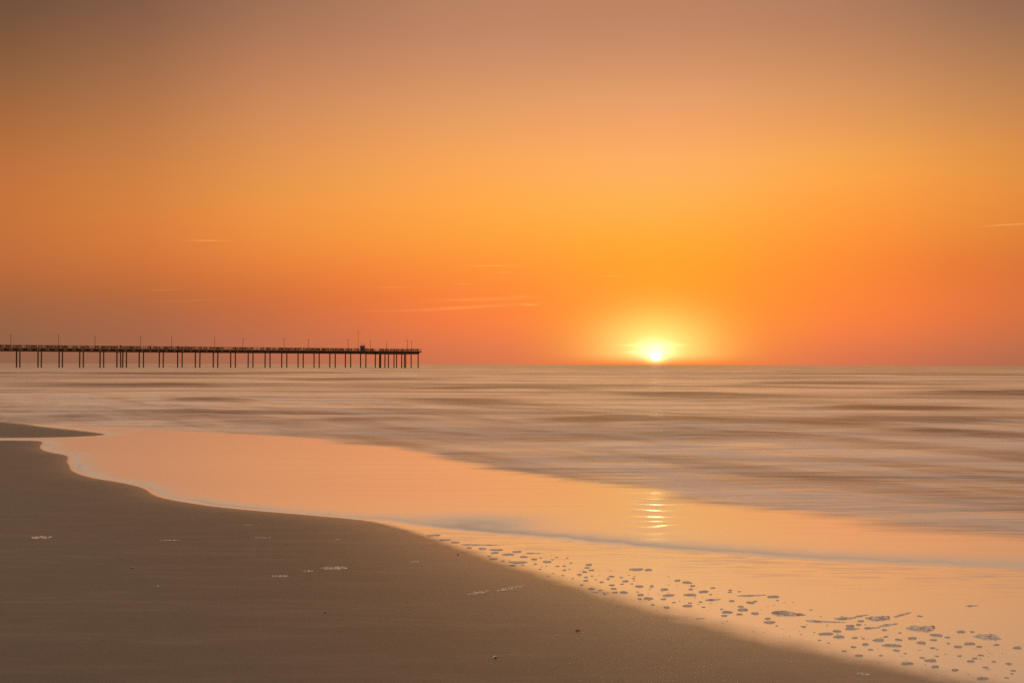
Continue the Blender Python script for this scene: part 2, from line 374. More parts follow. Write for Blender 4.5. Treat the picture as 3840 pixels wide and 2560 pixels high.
m = NT('sea_water')
sf, ed, far, dk = m.attr('surf'), m.attr('edge'), m.attr('far'), m.attr('dk')
st1 = m.noise(m.pos((.30, 1.0, 1), .05), 1.15, 6, .62, .25)
st2 = m.noise(m.pos((.22, 1.0, 1), .02), .28, 5, .6, .2)
st3 = m.noise(m.pos((.10, .5, 1), 0), .09, 5, .6)
near_s = m.rng(dk, 0, 40, 1, 0, False)                         # milky broken water is thickest close in
f1 = m.math('MULTIPLY', m.rng(st1, .40, .68), m.rng(st2, .30, .62))
foam = m.math('MULTIPLY', m.math('ADD', m.math('MULTIPLY', f1, m.lerp(near_s, .25, 1.0)), m.math('MULTIPLY', m.rng(st3, .4, .65), .22)), sf, clamp=True)
shA = m.noise(m.pos2(R(63), (.16, .95, 1)), .55, 4, .55, .5); shB = m.noise(m.pos2(R(66), (.12, .8, 1)), .23, 3, .5, .4)
near2 = m.math('MULTIPLY', m.rng(dk, 22, 40, 1, 0), sf)
mist = m.math('MULTIPLY', m.math('MULTIPLY', m.rng(shA, .40, .64), m.rng(shB, .36, .60, .25, 1)), near2)      # milky wash lying along the shore
foam = m.math('MAXIMUM', foam, m.math('MULTIPLY', mist, .85), clamp=True)
foam = m.math('MAXIMUM', foam, m.math('MULTIPLY', ed, m.rng(st1, .25, .55, .6, 1)), clamp=True)
st4 = m.noise(m.pos((.35, 1.1, 1), .08), 4.5, 4, .6)
tex = m.rng(m.math('ADD', m.math('MULTIPLY', st4, .45), m.math('MULTIPLY', st1, .55)), .38, .62)
foam = m.math('MULTIPLY', foam, m.math('MULTIPLY', m.lerp(tex, .55, 1.2), m.math('MULTIPLY', m.lerp(far, 1.0, .15), m.rng(m.attr('band'), 0, 1, 1, .25, False))), clamp=True)
bn = m.bump(st4, .25, .03); bn = m.bump(st1, .35, .16, bn); bn = m.bump(st2, .4, .6, bn)
st5 = m.noise(m.pos((.30, 1.0, 1), .03), .17, 3, .5, .6); st6 = m.noise(m.pos((.22, 1.0, 1), -.02), .05, 3, .5, .5)
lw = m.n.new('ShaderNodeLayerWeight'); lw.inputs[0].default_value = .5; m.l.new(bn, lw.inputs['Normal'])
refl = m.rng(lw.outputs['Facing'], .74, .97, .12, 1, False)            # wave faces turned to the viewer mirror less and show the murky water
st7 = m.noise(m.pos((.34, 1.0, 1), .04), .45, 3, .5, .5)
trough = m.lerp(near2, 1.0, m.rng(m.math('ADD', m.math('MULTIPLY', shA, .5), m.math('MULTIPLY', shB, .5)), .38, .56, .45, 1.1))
trough_tone = m.math('MULTIPLY', m.math('MULTIPLY', m.rng(st5, .34, .60, .40, 1.14), m.rng(st6, .35, .58, .48, 1.14)), m.math('MULTIPLY', m.rng(st7, .3, .65, .70, 1.06), m.rng(tex, 0, 1, .86, 1.05)))  # with trough: darkness of wave troughs put into the water colour as streaks
refl = m.math('MULTIPLY', m.math('MULTIPLY', refl, trough), m.math('MULTIPLY', m.math('MULTIPLY', trough_tone, m.rng(m.attr('band'), 0, 1, 1, .22, False)), m.lerp(far, 1.0, .66)), clamp=True)
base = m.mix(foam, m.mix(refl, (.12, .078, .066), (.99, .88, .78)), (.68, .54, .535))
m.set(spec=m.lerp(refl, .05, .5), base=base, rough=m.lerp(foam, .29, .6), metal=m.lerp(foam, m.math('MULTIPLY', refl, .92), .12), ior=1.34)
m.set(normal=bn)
rip1 = m.noise(m.pos((.45, 2.4, 1), .03), 1.0, 2, .5); rip2 = m.noise(m.pos((.6, 2.2, 1), .1), .8, 3, .5)
hgt = m.math('MULTIPLY', rip1, m.rng(dk, -4.5, -1.2, .18, 1))          # the last wash is still rippled close to the surf, glassy further up
fb = m.bump(hgt, 1.0, .0085)
films = []
for rg, mt in ((.13, .50), (.36, .42)):
    film = m.n.new('ShaderNodeBsdfPrincipled')
    m._in(film.inputs['Base Color'], m.mix(ed, (.99, .98, .95), (.64, .54, .51)))
    m._in(film.inputs['Metallic'], m.lerp(ed, mt, .1)); m._in(film.inputs['Roughness'], m.lerp(ed, rg, .6)); m._in(film.inputs['Normal'], fb)
    films.append(film)
mf = m.n.new('ShaderNodeMixShader'); mf.inputs[0].default_value = .22
m.l.new(films[0].outputs[0], mf.inputs[1]); m.l.new(films[1].outputs[0], mf.inputs[2])
ms = m.n.new('ShaderNodeMixShader'); m._in(ms.inputs[0], sf)
m.l.new(mf.outputs[0], ms.inputs[1]); m.l.new(m.b.outputs[0], ms.inputs[2]); m.l.new(ms.outputs[0], m.out.inputs[0])
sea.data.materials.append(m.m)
# ------------------------------------------------------------------ object helpers
def empty(name, loc, label, cat, group=None, rz=0.0):
    o = bpy.data.objects.new(name, None); col.objects.link(o); o.location = loc; o.rotation_euler = (0, 0, rz)
    o.empty_display_size = .2
    o['label'] = label; o['category'] = cat
    if group: o['group'] = group
    return o
def mesh_obj(name, bm, mat, parent=None, smooth=False):
    me = bpy.data.meshes.new(name); bmesh.ops.recalc_face_normals(bm, faces=bm.faces); bm.to_mesh(me); bm.free()
    if smooth: me.polygons.foreach_set('use_smooth', np.ones(len(me.polygons), bool))
    me.materials.append(mat)
    o = bpy.data.objects.new(name, me); col.objects.link(o)
    if parent is not None: o.parent = parent
    return o
def share(name, me, parent, M):
    o = bpy.data.objects.new(name, me); col.objects.link(o); o.parent = parent; o.matrix_local = M; return o
def box(bm, c, s, rz=0.0):
    M = Matrix.Translation(c) @ Matrix.Rotation(rz, 4, 'Z') @ Matrix.Diagonal((*s, 1))
    return bmesh.ops.create_cube(bm, size=1, matrix=M)['verts']
def tube(bm, a, b, r0, r1=None, seg=8):
    a, b = Vector(a), Vector(b); d = b - a; r1 = r0 if r1 is None else r1
    M = Matrix.Translation((a + b) / 2) @ d.to_track_quat('Z', 'Y').to_matrix().to_4x4()
    bmesh.ops.create_cone(bm, cap_ends=True, segments=seg, radius1=r0, radius2=r1, depth=d.length, matrix=M)
def copy_tree(o, parent=None):
    c = o.copy(); col.objects.link(c); c.parent = parent
    for ch in list(o.children): copy_tree(ch, c)
    return c
def wood(name, a, b, rough=.8):
    q = NT(name); n = q.noise(q.pos((.6, 3, 3)), 1.7, 4, .6)
    q.set(base=q.mix(q.rng(n, .3, .7), a, b), rough=rough, normal=q.bump(n, .3, .02)); return q.m
M_timber = wood('weathered_timber', (.075, .042, .022), (.12, .07, .038))
M_pile = wood('pile_timber', (.065, .036, .018), (.11, .062, .032))
M_deck = wood('deck_timber', (.09, .052, .03), (.14, .085, .05))
M_metal = NT('dark_metal').set(base=(.07, .04, .028), rough=.45, metal=.6).m
M_lens = NT('lamp_glass').set(base=(.5, .45, .4), rough=.3).m

# ------------------------------------------------------------------ fishing pier
PD_R, PD_L = 600.0, 495.0
PE = Vector(((1581 - 1920) / F * PD_R, PD_R, 0)); PL = Vector(((0 - 1920) / F * PD_L, PD_L, 0))
pu = (PE - PL).normalized(); pn = Vector((-pu.y, pu.x, 0))           # along the pier (seaward), across it (away from us)
PRZ = math.atan2(pu.y, pu.x)
def on_pier(px, off, py=1340):
    """distance along the pier where the sight line of a pixel column crosses the line OFF metres behind the near row of piles"""
    d = ray(px, py); a = PE + pn * off
    # a + pu*s = t*d
    den = d.x * pu.y - d.y * pu.x
    t = (a.x * pu.y - a.y * pu.x) / den
    return (Vector((d.x * t, d.y * t, 0)) - a).dot(pu)
pier = empty('fishing_pier', (PE.x, PE.y, 0), 'long dark timber fishing pier on tall piles reaching out from the left', 'pier', rz=PRZ)
# pier space: x along the pier (0 at the sea end, negative towards shore), y across (away), z up
W = 5.6; ZG0, ZG1, ZB1, ZD0, ZD = 6.70, 7.41, 7.67, 7.67, 8.13; RAIL = 1.24
START = -300.0; HEAD = -26.5; END = on_pier(1580, -6.1)
pile_bm = bmesh.new(); tube(pile_bm, (0, 0, -3), (0, 0, ZG0 + .02), .28, .26, 10)
pile_me = bpy.data.meshes.new('pile'); pile_bm.to_mesh(pile_me); pile_bm.free(); pile_me.materials.append(M_pile)
pairs = [(62.2,74.6),(142.9,155.2),(221.7,234.2),(299.1,312.8),(375.3,389.2),(438.6,453),(460.3,474.4),(522.2,538.3),(597.2,612.2),(666.3,682.9),(732.7,749.5),(800,816.5),(865.3,882.8),
         (930.6,948.7),(994.1,1012.9),(1056.6,1075.5),(1118,1137),(1177.8,1197.2),(1236.9,1257.1),(1295.2,1315.3),(1352.2,1372.1),(1407.5,1427.5)]
bents = []
for a, b in pairs:
    for px, off in ((b, 0.0), (a, W)):
        s_ = on_pier(px, off)
        share('pile', pile_me, pier, Matrix.Translation((s_, off, 0)) @ Matrix.Rotation(R(random.uniform(-.5, .5)), 4, 'Y'))
    bents.append(on_pier(b, 0))
d0 = bents[1] - bents[0]
s_ = bents[0]
while s_ - d0 > START:
    s_ -= d0; bents.append(s_)
    for off in (0, W): share('pile', pile_me, pier, Matrix.Translation((s_, off, 0)))
for row in ([1423.5,1443.7,1456.8,1477.6],[1487.1,1506.3,1521.6,1541.8],[1516.5,None,None,1568.2]):
    for px, off in zip(row, (W + 3.6, 3.6, 0.0, -5.4)):
        if px: share('pile', pile_me, pier, Matrix.Translation((on_pier(px, off), off, 0)))
bents = sorted(bents)
def beam(name, x0, x1, y0, y1, z0, z1, mat=M_timber, bev=0.0, parent=None):
    bm = bmesh.new(); box(bm, ((x0+x1)/2, (y0+y1)/2, (z0+z1)/2), (x1-x0, y1-y0, z1-z0)); return mesh_obj(name, bm, mat, parent or pier)
for y in (0, W):
    beam('girder', START, HEAD + 1.2, y - .22, y + .22, ZG0, ZG1)
for y in (-5.4, W + 3.6):
    beam('girder', HEAD, END - .9, y - .22, y + .22, ZG0 - .05, ZG1)
for y in (-.02, 3.6):
    beam('girder', HEAD + 1.25, END - .9, y - .22, y + .22, ZG0, ZG1 - .01)
# cross beams and the short blocks between them on the near girder
s_ = START + 1
cb = bmesh.new(); box(cb, (0, W / 2, 0), (1.0, W + 1.2, ZB1 - ZG1)); cb_me = bpy.data.meshes.new('cross_beam'); cb.to_mesh(cb_me); cb.free(); cb_me.materials.append(M_timber)
bl = bmesh.new(); box(bl, (0, 0, 0), (.22, .4, ZB1 - ZG1)); bl_me = bpy.data.meshes.new('block'); bl.to_mesh(bl_me); bl.free(); bl_me.materials.append(M_timber)
while s_ < HEAD:
    share('cross_beam', cb_me, pier, Matrix.Translation((s_, 0, (ZG1 + ZB1) / 2)))
    for q in (1.25, 2.15): share('block', bl_me, pier, Matrix.Translation((s_ + q, 0, (ZG1 + ZB1) / 2)))
    s_ += 3.62
for s_ in np.arange(HEAD + .6, END - .6, 2.4):
    beam('cross_beam', s_ - .4, s_ + .4, -5.8, W + 4.0, ZG1, ZB1)
beam('deck', START, HEAD, -.75, W + .75, ZD0 + .12, ZD, M_deck)
beam('deck', HEAD, END, -6.1, W + 4.3, ZD0 + .12, ZD, M_deck)
beam('fascia_board', START, HEAD, -.83, -.76, ZD0, ZD + .04)
beam('fascia_board', HEAD, END + .05, -6.18, -6.11, ZD0 - .02, ZD + .04)
beam('fascia_board', END + .01, END + .08, -6.1, W + 4.3, ZD0 - .02, ZD + .04)
beam('fascia_board', START, HEAD, W + .76, W + .83, ZD0, ZD + .04)
# a bent drain pipe under the deck
bm = bmesh.new(); sp = on_pier(445, 0)
P_ = [(sp + .2, 0, ZG0 + .1), (sp + .2, 0, ZG0 - .1), (sp, 0, ZG0 - .45), (sp - .45, 0, ZG0 - .5)]
for a, b in zip(P_[:-1], P_[1:]): tube(bm, a, b, .09)
mesh_obj('drain_pipe', bm, M_metal, pier)
# railing
post_bm = bmesh.new(); box(post_bm, (0, 0, RAIL / 2), (.11, .11, RAIL)); post_me = bpy.data.meshes.new('rail_post'); post_bm.to_mesh(post_me); post_bm.free(); post_me.materials.append(M_timber)
def railing(x0, x1, y, step=2.05):
    n = max(1, int(abs(x1 - x0) / step))
    for i in range(n + 1):
        share('rail_post', post_me, pier, Matrix.Translation((x0 + (x1 - x0) * i / n, y, ZD)))
    beam('top_rail', x0 - .06, x1 + .06, y - .1, y + .1, ZD + RAIL, ZD + RAIL + .07)
    beam('middle_rail', x0, x1, y - .03, y + .03, ZD + .72, ZD + .84)
    beam('lower_rail', x0, x1, y - .03, y + .03, ZD + .2, ZD + .3)
railing(-228, HEAD, -.66); railing(-228, HEAD, W + .66, 2.6)
railing(HEAD, END - .1, -6.0); railing(HEAD, END - .1, W + 4.2, 2.6)
for i in range(8): share('rail_post', post_me, pier, Matrix.Translation((END - .1, -6.0 + i * 2.15, ZD)))
beam('top_rail', END - .2, END, -5.89, W + 4.09, ZD + RAIL, ZD + RAIL + .068)
beam('middle_rail', END - .13, END - .07, -5.89, W + 4.09, ZD + .72, ZD + .84)

def to_world(s, off, z):
    p = PE + pu * s + pn * off; return (p.x, p.y, z)
# benches
def make_bench():
    t = empty('bench', (0, 0, 0), '', 'bench')
    for i in range(3):
        bm = bmesh.new(); box(bm, (0, -.14 + i * .15, .44), (1.75, .13, .045)); mesh_obj('seat_slat', bm, M_deck, t)
    for i in range(3):
        bm = bmesh.new(); box(bm, (0, .30 + i * .03, .62 + i * .2), (1.75, .04, .15)); mesh_obj('back_slat', bm, M_deck, t)
    for x in (-.72, .72):
        bm = bmesh.new(); box(bm, (x, .02, .21), (.1, .5, .42)); mesh_obj('leg', bm, M_timber, t)
        bm = bmesh.new(); box(bm, (x, .33, .75), (.08, .06, .72)); mesh_obj('back_support', bm, M_timber, t)
    return t
bench0 = make_bench(); first = [True]
bench_rows = {'near': [], 'far': [], 'headn': [], 'headf': []}
def put_bench(s, off, rz, row='near'):
    b = bench0 if first[0] else copy_tree(bench0); first[0] = False
    b.location = to_world(s, off, ZD); b.rotation_euler = (0, 0, PRZ + rz)
    b['group'] = 'benches along the pier railing'; bench_rows[row].append((s, b))
def nth(k): return '%d%s' % (k, 'th' if 10 < k % 100 < 14 else {1: 'st', 2: 'nd', 3: 'rd'}.get(k % 10, 'th'))
s_ = -214.0; k = 0
while s_ < HEAD - 1.5:
    if random.random() < .86: put_bench(s_ + random.uniform(-.25, .25), -.02, math.pi)
    s_ += random.choice((2.35, 2.6, 3.0, 2.3))
s_ = -212.5
while s_ < HEAD - 1.5:
    if random.random() < .62: put_bench(s_, W + .0, 0, 'far')
    s_ += random.choice((2.9, 3.4, 4.4))
for s_ in (-24.4, -21.9, -19.3, -16.2, -13.3, -10.9, -8.2, -5.6): put_bench(s_, -5.3, math.pi, 'headn')
for s_ in (-22.5, -17.8, -14.9, -10, -6.2): put_bench(s_, W + 3.5, 0, 'headf')
for row, txt in (('near', 'along the near railing of the pier'), ('far', 'along the far railing of the pier'), ('headn', 'on the near side of the pier head'), ('headf', 'on the far side of the pier head')):
    for k, (s_, b) in enumerate(sorted(bench_rows[row], key=lambda t: -t[0])):
        b['label'] = 'dark wooden bench ' + txt + ', %s from the seaward end' % nth(k + 1)

# lamp posts
def make_lamp(h, lean, tilt_label, spike=False):
    t = empty('pier_lamp', (0, 0, 0), '', 'lamp post')
    bm = bmesh.new(); tube(bm, (0, 0, 0), (lean * h, 0, h), .095, .075); mesh_obj('pole', bm, M_metal, t)
    bm = bmesh.new(); box(bm, (0, 0, .03), (.34, .34, .06)); mesh_obj('base_plate', bm, M_metal, t)
    bm = bmesh.new(); tube(bm, (lean * h, 0, h - .12), (lean * h, .62, h - .02), .045); mesh_obj('arm', bm, M_metal, t)
    bm = bmesh.new(); v = box(bm, (lean * h, .78, h - .02), (.34, .66, .17))
    for q in v:
        if q.co.z > h - .02: q.co.x = lean * h + (q.co.x - lean * h) * .6; q.co.y = .78 + (q.co.y - .78) * .75
    hd = mesh_obj('lamp_head', bm, M_metal, t)
    bm = bmesh.new(); box(bm, (lean * h, .8, h - .125), (.24, .46, .035)); mesh_obj('lens', bm, M_lens, hd)
    if spike:
        bm = bmesh.new(); tube(bm, (lean * h, 0, h), (lean * h, 0, h + .55), .03); mesh_obj('spike', bm, M_metal, t)
    return t
ordn = ['first', 'second', 'third', 'fourth', 'fifth', 'sixth', 'seventh', 'eighth', 'ninth', 'tenth', 'eleventh', 'twelfth', 'thirteenth', 'fourteenth']
lamps = [(40,1254,-1,0),(219.5,1255.5,-1,0),(355.5,1260,1,0),(527,1260,-1,0),(643,1264.5,1,0),(805,1265,-1,0),(910.5,1268.5,1,0),(1065,1269,-1,0),(1157,1273,1,-.045),(1305,1273.5,-1,0),(1389,1277,1,0),(1450,1279,1,0),(1528,1276,-1,0),(1543.5,1279,-1,0)]
for i, (px, py, side, lean) in enumerate(lamps):
    near = side < 0
    off = (-.5 if near else W + .5) if px < 1440 else (-5.7 if near else W + 3.9)
    s_ = on_pier(px, off); p = to_world(s_, off, 0); d = ray(px, py)
    h = CAM_H + d.z / math.hypot(d.x, d.y) * math.hypot(p[0], p[1]) - ZD
    t = make_lamp(h, lean, '', spike=(i == 12))
    t.location = to_world(s_ - lean * h * .5, off, ZD); t.rotation_euler = (0, 0, PRZ + (0 if near else math.pi)) if not lean else (0, 0, PRZ + math.pi)
    if lean: t.scale = (-1, 1, 1)
    k = 13 - i
    t['group'] = 'lamp posts along the pier'
    t['label'] = ('slim pier lamp, ' + ('leaning to the left, ' if lean else '') + ('thin spike on top, ' if i == 12 else '') +
        ('its arm turned %s, ' % ('left' if near else 'right') if i > 1 else '') + (ordn[k] + ' from the seaward end' if k else 'nearest the seaward end'))

# tall mast with a fork of lights
s_ = on_pier(1342.8, 2.0); p = to_world(s_, 2.0, 0); D_ = math.hypot(p[0], p[1])
h = CAM_H + ray(1343, 1240).z * D_ - ZD
mast = empty('light_mast', to_world(s_, 2.0, ZD), 'tall thin mast with a forked head beside the hut on the pier', 'mast', rz=0)
bm = bmesh.new(); tube(bm, (0, 0, 0), (0, 0, h), .07, .03); mesh_obj('pole', bm, M_metal, mast)
for x in (-.55, .55):
    bm = bmesh.new(); tube(bm, (0, 0, h - 1.5), (x * .8, 0, h - 1.1), .03); tube(bm, (x * .8, 0, h - 1.1), (x, 0, h - .45), .03); fk = mesh_obj('fork_arm', bm, M_metal, mast)
    bm = bmesh.new(); box(bm, (x, 0, h - .35), (.34, .22, .16)); mesh_obj('floodlight', bm, M_metal, fk)
bm = bmesh.new(); box(bm, (0, 0, h - 1.5), (.3, .2, .12)); mesh_obj('junction_box', bm, M_metal, mast)

# lifeguard hut
M_hut = wood('hut_paint', (.13, .13, .15), (.17, .165, .19)); M_roof = wood('hut_roof', (.20, .13, .10), (.26, .17, .13))
s_ = on_pier(1359.5, 1.6); hut = empty('lookout_hut', to_world(s_, 1.6, ZD), 'small grey-blue hut with a flared roof and two little flags on the pier', 'hut', rz=0)
wpx = to_world(s_, 1.6, 0)[1] / F
w2 = 16 * wpx; hz = 2.15
bm = bmesh.new(); box(bm, (0, 0, hz / 2), (w2, w2, hz)); mesh_obj('wall', bm, M_hut, hut)
bm = bmesh.new(); box(bm, (0, -w2 / 2 - .01, 1.5), (w2 * .6, .04, .55)); win = mesh_obj('window', bm, NT('dark_glass').set(base=(.05, .05, .06), rough=.1).m, hut)
bm = bmesh.new(); box(bm, (0, -w2 / 2 - .03, 1.2), (w2 * .66, .09, .05)); mesh_obj('sill', bm, M_hut, win)
bm = bmesh.new(); e = w2 * .66; v = box(bm, (0, 0, hz + .3), (2 * e, 2 * e, .7))
for q in v:
    if q.co.z > hz + .3: q.co.x *= .62; q.co.y *= .62
mesh_obj('roof', bm, M_roof, hut)
for x in (-.62, .62):
    bm = bmesh.new(); tube(bm, (x, 0, hz + .6), (x, 0, hz + 1.75), .035); fp = mesh_obj('flagpole', bm, M_metal, hut)
    bm = bmesh.new(); box(bm, (x + .13, 0, hz + 1.5), (.24, .02, .36)); mesh_obj('flag', bm, NT('flag_cloth').set(base=(.25, .10, .07), rough=.9).m, fp)

# people on the pier
def person(px, off, h, lean, arms, cloth, legs, label):
    s_ = on_pier(px, off)
    j = {'pel': (0, 0, .53), 'wai': (0, -.01 - lean * .12, .62), 'che': (0, -lean * .3, .745), 'nek': (0, -lean * .42, .835), 'chn': (0, -lean * .45 - .01, .875), 'hed': (0, -lean * .5 - .01, .93), 'crn': (0, -lean * .52, .97)}
    rad = {'pel': (.085, .062), 'wai': (.075, .055), 'che': (.092, .062), 'nek': (.032, .032), 'chn': (.038, .045), 'hed': (.046, .056), 'crn': (.028, .034)}
    E = [('pel', 'wai'), ('wai', 'che'), ('che', 'nek'), ('nek', 'chn'), ('chn', 'hed'), ('hed', 'crn')]
    for sg, n in ((-1, 'l'), (1, 'r')):
        j['sh' + n] = (.105 * sg, -lean * .36, .80); rad['sh' + n] = (.037, .037)
        if arms == 'rail':
            j['elb' + n] = (.14 * sg, -.13 - lean * .3, .68); j['wri' + n] = (.10 * sg, -.27, .70); j['han' + n] = (.09 * sg, -.32, .695)
        else:
            j['elb' + n] = (.135 * sg, .01, .645); j['wri' + n] = (.14 * sg, -.04, .51); j['han' + n] = (.14 * sg, -.055, .455)
        rad['elb' + n] = (.026, .026); rad['wri' + n] = (.019, .019); rad['han' + n] = (.02, .026)
        j['hip' + n] = (.055 * sg, 0, .50); rad['hip' + n] = (.056, .06)
        j['kne' + n] = (.06 * sg, -.015, .28); rad['kne' + n] = (.037, .04)
        j['ank' + n] = (.062 * sg, .01, .045); rad['ank' + n] = (.026, .028)
        j['toe' + n] = (.068 * sg, -.085, .022); rad['toe' + n] = (.026, .02)
        E += [('che', 'sh' + n), ('sh' + n, 'elb' + n), ('elb' + n, 'wri' + n), ('wri' + n, 'han' + n), ('pel', 'hip' + n), ('hip' + n, 'kne' + n), ('kne' + n, 'ank' + n), ('ank' + n, 'toe' + n)]
    ks = list(j); me = bpy.data.meshes.new('person')
    me.from_pydata([tuple(c * h for c in j[k]) for k in ks], [(ks.index(a), ks.index(b)) for a, b in E], [])
    o = bpy.data.objects.new('person', me); col.objects.link(o)
    sk = o.modifiers.new('skin', 'SKIN'); su = o.modifiers.new('sub', 'SUBSURF'); su.levels = su.render_levels = 2
    bpy.context.view_layer.objects.active = o
    lay = me.skin_vertices[0] if me.skin_vertices else None
    if lay is None:
        bm = bmesh.new(); bm.from_mesh(me); bm.verts.layers.skin.verify(); bm.to_mesh(me); bm.free(); lay = me.skin_vertices[0]
    for i, k in enumerate(ks):
        lay.data[i].radius = tuple(c * h for c in rad[k]); lay.data[i].use_root = (k == 'pel')
    q = NT('clothing'); sp = q.n.new('ShaderNodeSeparateXYZ'); q.l.new(q.pos(), sp.inputs[0]); z = sp.outputs[2]
    c = q.mix(q.math('GREATER_THAN', z, .52 * h), legs, cloth); c = q.mix(q.math('GREATER_THAN', z, .855 * h), c, (.32, .19, .13)); c = q.mix(q.math('LESS_THAN', z, .04 * h), c, (.04, .03, .03))
    q.set(base=c, rough=.85); me.materials.append(q.m)
    o.location = to_world(s_, off, ZD); o.rotation_euler = (0, 0, PRZ)
    o['label'] = label; o['category'] = 'person'; o['group'] = 'people standing on the pier'
    bm = bmesh.new(); bmesh.ops.create_uvsphere(bm, u_segments=12, v_segments=8, radius=1, matrix=Matrix.Translation((0, (-lean * .5 + .008) * h, .945 * h)) @ Matrix.Diagonal((.05 * h, .06 * h, .055 * h, 1)))
    for v in list(bm.verts):
        if v.co.z < .915 * h or (v.co.y < (-lean * .5 - .025) * h and v.co.z < .965 * h): bm.verts.remove(v)
    mesh_obj('hair', bm, NT('hair').set(base=(.05, .03, .02), rough=.7).m, o, True)
    return o
person(437.2, .75, 1.52, .12, 'rail', (.10, .07, .06), (.05, .05, .07), 'shorter person leaning on the pier rail, beside a taller one')
person(451.8, .8, 1.88, .02, 'down', (.08, .05, .04), (.05, .04, .04), 'broad tall person in dark clothes above the paired double piles of the pier')
person(563, .85, 1.80, .06, 'rail', (.09, .06, .05), (.05, .05, .06), 'person in dark clothes standing alone between two pier lamps')
person(667, .85, 1.82, .0, 'down', (.07, .05, .05), (.06, .05, .05), 'upright person in dark clothes, left of a pair at the pier rail')
person(697, 1.6, 1.76, .0, 'down', (.24, .21, .21), (.07, .06, .06), 'person in a paler grey top, right of a pair at the pier rail')

# ------------------------------------------------------------------ foam left on the wet sand
q = NT('sea_foam'); n = q.noise(q.pos(), 30, 3, .65); n2 = q.noise(q.pos(), 8, 3, .6)
q.set(base=q.mix(q.rng(n, .35, .65), (.46, .38, .35), (.80, .69, .64)), rough=.55, normal=q.bump(n, .8, .003, q.bump(n2, .7, .006)))
M_foam = q.m
def foam_mesh(name, lx, ly, hgt, seed, seg=22, rings=5, rag=.22, taper=0.0):
    """a low lumpy cushion of bubbles with a ragged outline"""
    r_ = random.Random(seed); bm = bmesh.new(); ph = [r_.uniform(0, 6.28) for _ in range(6)]
    vs_ = []
    for k in range(rings + 1):
        t = k / rings; row = []
        for i in range(seg):
            a = 2 * math.pi * i / seg
            rr = 1 + rag * (.5 * math.sin(2*a + ph[0]) + .4 * math.sin(3*a + ph[1]) + .35 * math.sin(5*a + ph[2]) + .3 * math.sin(8*a + ph[3]))
            rad_ = rr * math.cos(t * math.pi / 2) ** .6
            z = hgt * (math.sin(t * math.pi / 2) ** .7) * (1 + .35 * math.sin(4*a + ph[4] + 3*t) * (1 - t)) - .003
            row.append(bm.verts.new((rad_ * math.cos(a) * lx / 2 + (.02 * lx * math.cos(a) if k == rings else 0), rad_ * math.sin(a) * ly / 2 + (.02 * ly * math.sin(a) if k == rings else 0), z)))
        vs_.append(row)
    for k in range(rings):
        for i in range(seg):
            bm.faces.new((vs_[k][i], vs_[k][(i+1) % seg], vs_[k+1][(i+1) % seg], vs_[k+1][i]))
    if taper:
        for v in bm.verts:
            u = v.co.x / lx + .5; v.co.y *= max(.08, 1.2 - taper * u); v.co.y += ly * .35 * max(0, u - .35) ** 1.5; v.co.z *= max(.25, 1.15 - .8 * u)
            v.co.y += ly * .07 * math.sin(v.co.x / lx * 23 + ph[0]) + ly * .05 * math.sin(v.co.x / lx * 51 + ph[1])
    bm.faces.new(vs_[-1]); bm.faces.new(list(reversed(vs_[0])))
    me = bpy.data.meshes.new(name); bmesh.ops.recalc_face_normals(bm, faces=bm.faces); bm.to_mesh(me); bm.free()
    me.polygons.foreach_set('use_smooth', np.ones(len(me.polygons), bool)); me.materials.append(M_foam); return me
blob_me = [foam_mesh('foam_blob', 1, 1, .21, 100 + i, 26, 5, .42) for i in range(14)]
c7 = '65,497,35 195,513,30 50,545,25 190,527,30 260,524,25 20,524,30 205,593,45 378,595,30 345,606,55 270,634,40 285,657,90 130,653,30 168,675,75 150,702,45 260,691,45 375,686,55 510,562,90 468,723,50 482,751,75 535,775,25 732,782,40 1155,741,45 1080,778,60 1075,797,65 1135,767,45 1530,868,70 1430,878,50 1285,881,85 1335,856,40 980,816,60 897,835,110 992,856,80 1110,864,45 1170,868,30 1600,901,65 1710,845,80 1690,880,45 1380,920,120 1185,912,60 1097,931,45 1225,950,35 1140,995,55 1030,960,35 1415,957,45 1480,978,22 1680,938,40 1715,948,20 1795,904,30 1710,998,30 1605,1010,35 1672,1031,80 1490,1052,80 1700,1075,60 1845,1101,60 2045,1163,80 1880,996,35 1950,908,80 1870,930,60 1890,820,60 1790,860,40 2305,938,65 2240,1055,50 2070,1082,45 2275,1105,35 2265,1127,25 2225,1157,30 1990,1015,45 1960,1037,60 2035,992,40 2130,1038,35 915,900,22 850,881,25 1300,993,30 1970,820,35 715,838,15 810,822,18 540,588,25 860,706,16 1015,705,16 785,657,22 515,623,14 470,630,12 1585,704,35 1440,827,26 700,815,10 1130,796,24 1185,767,16 590,604,12 655,603,14 1325,806,45 2025,930,45 2150,915,40'
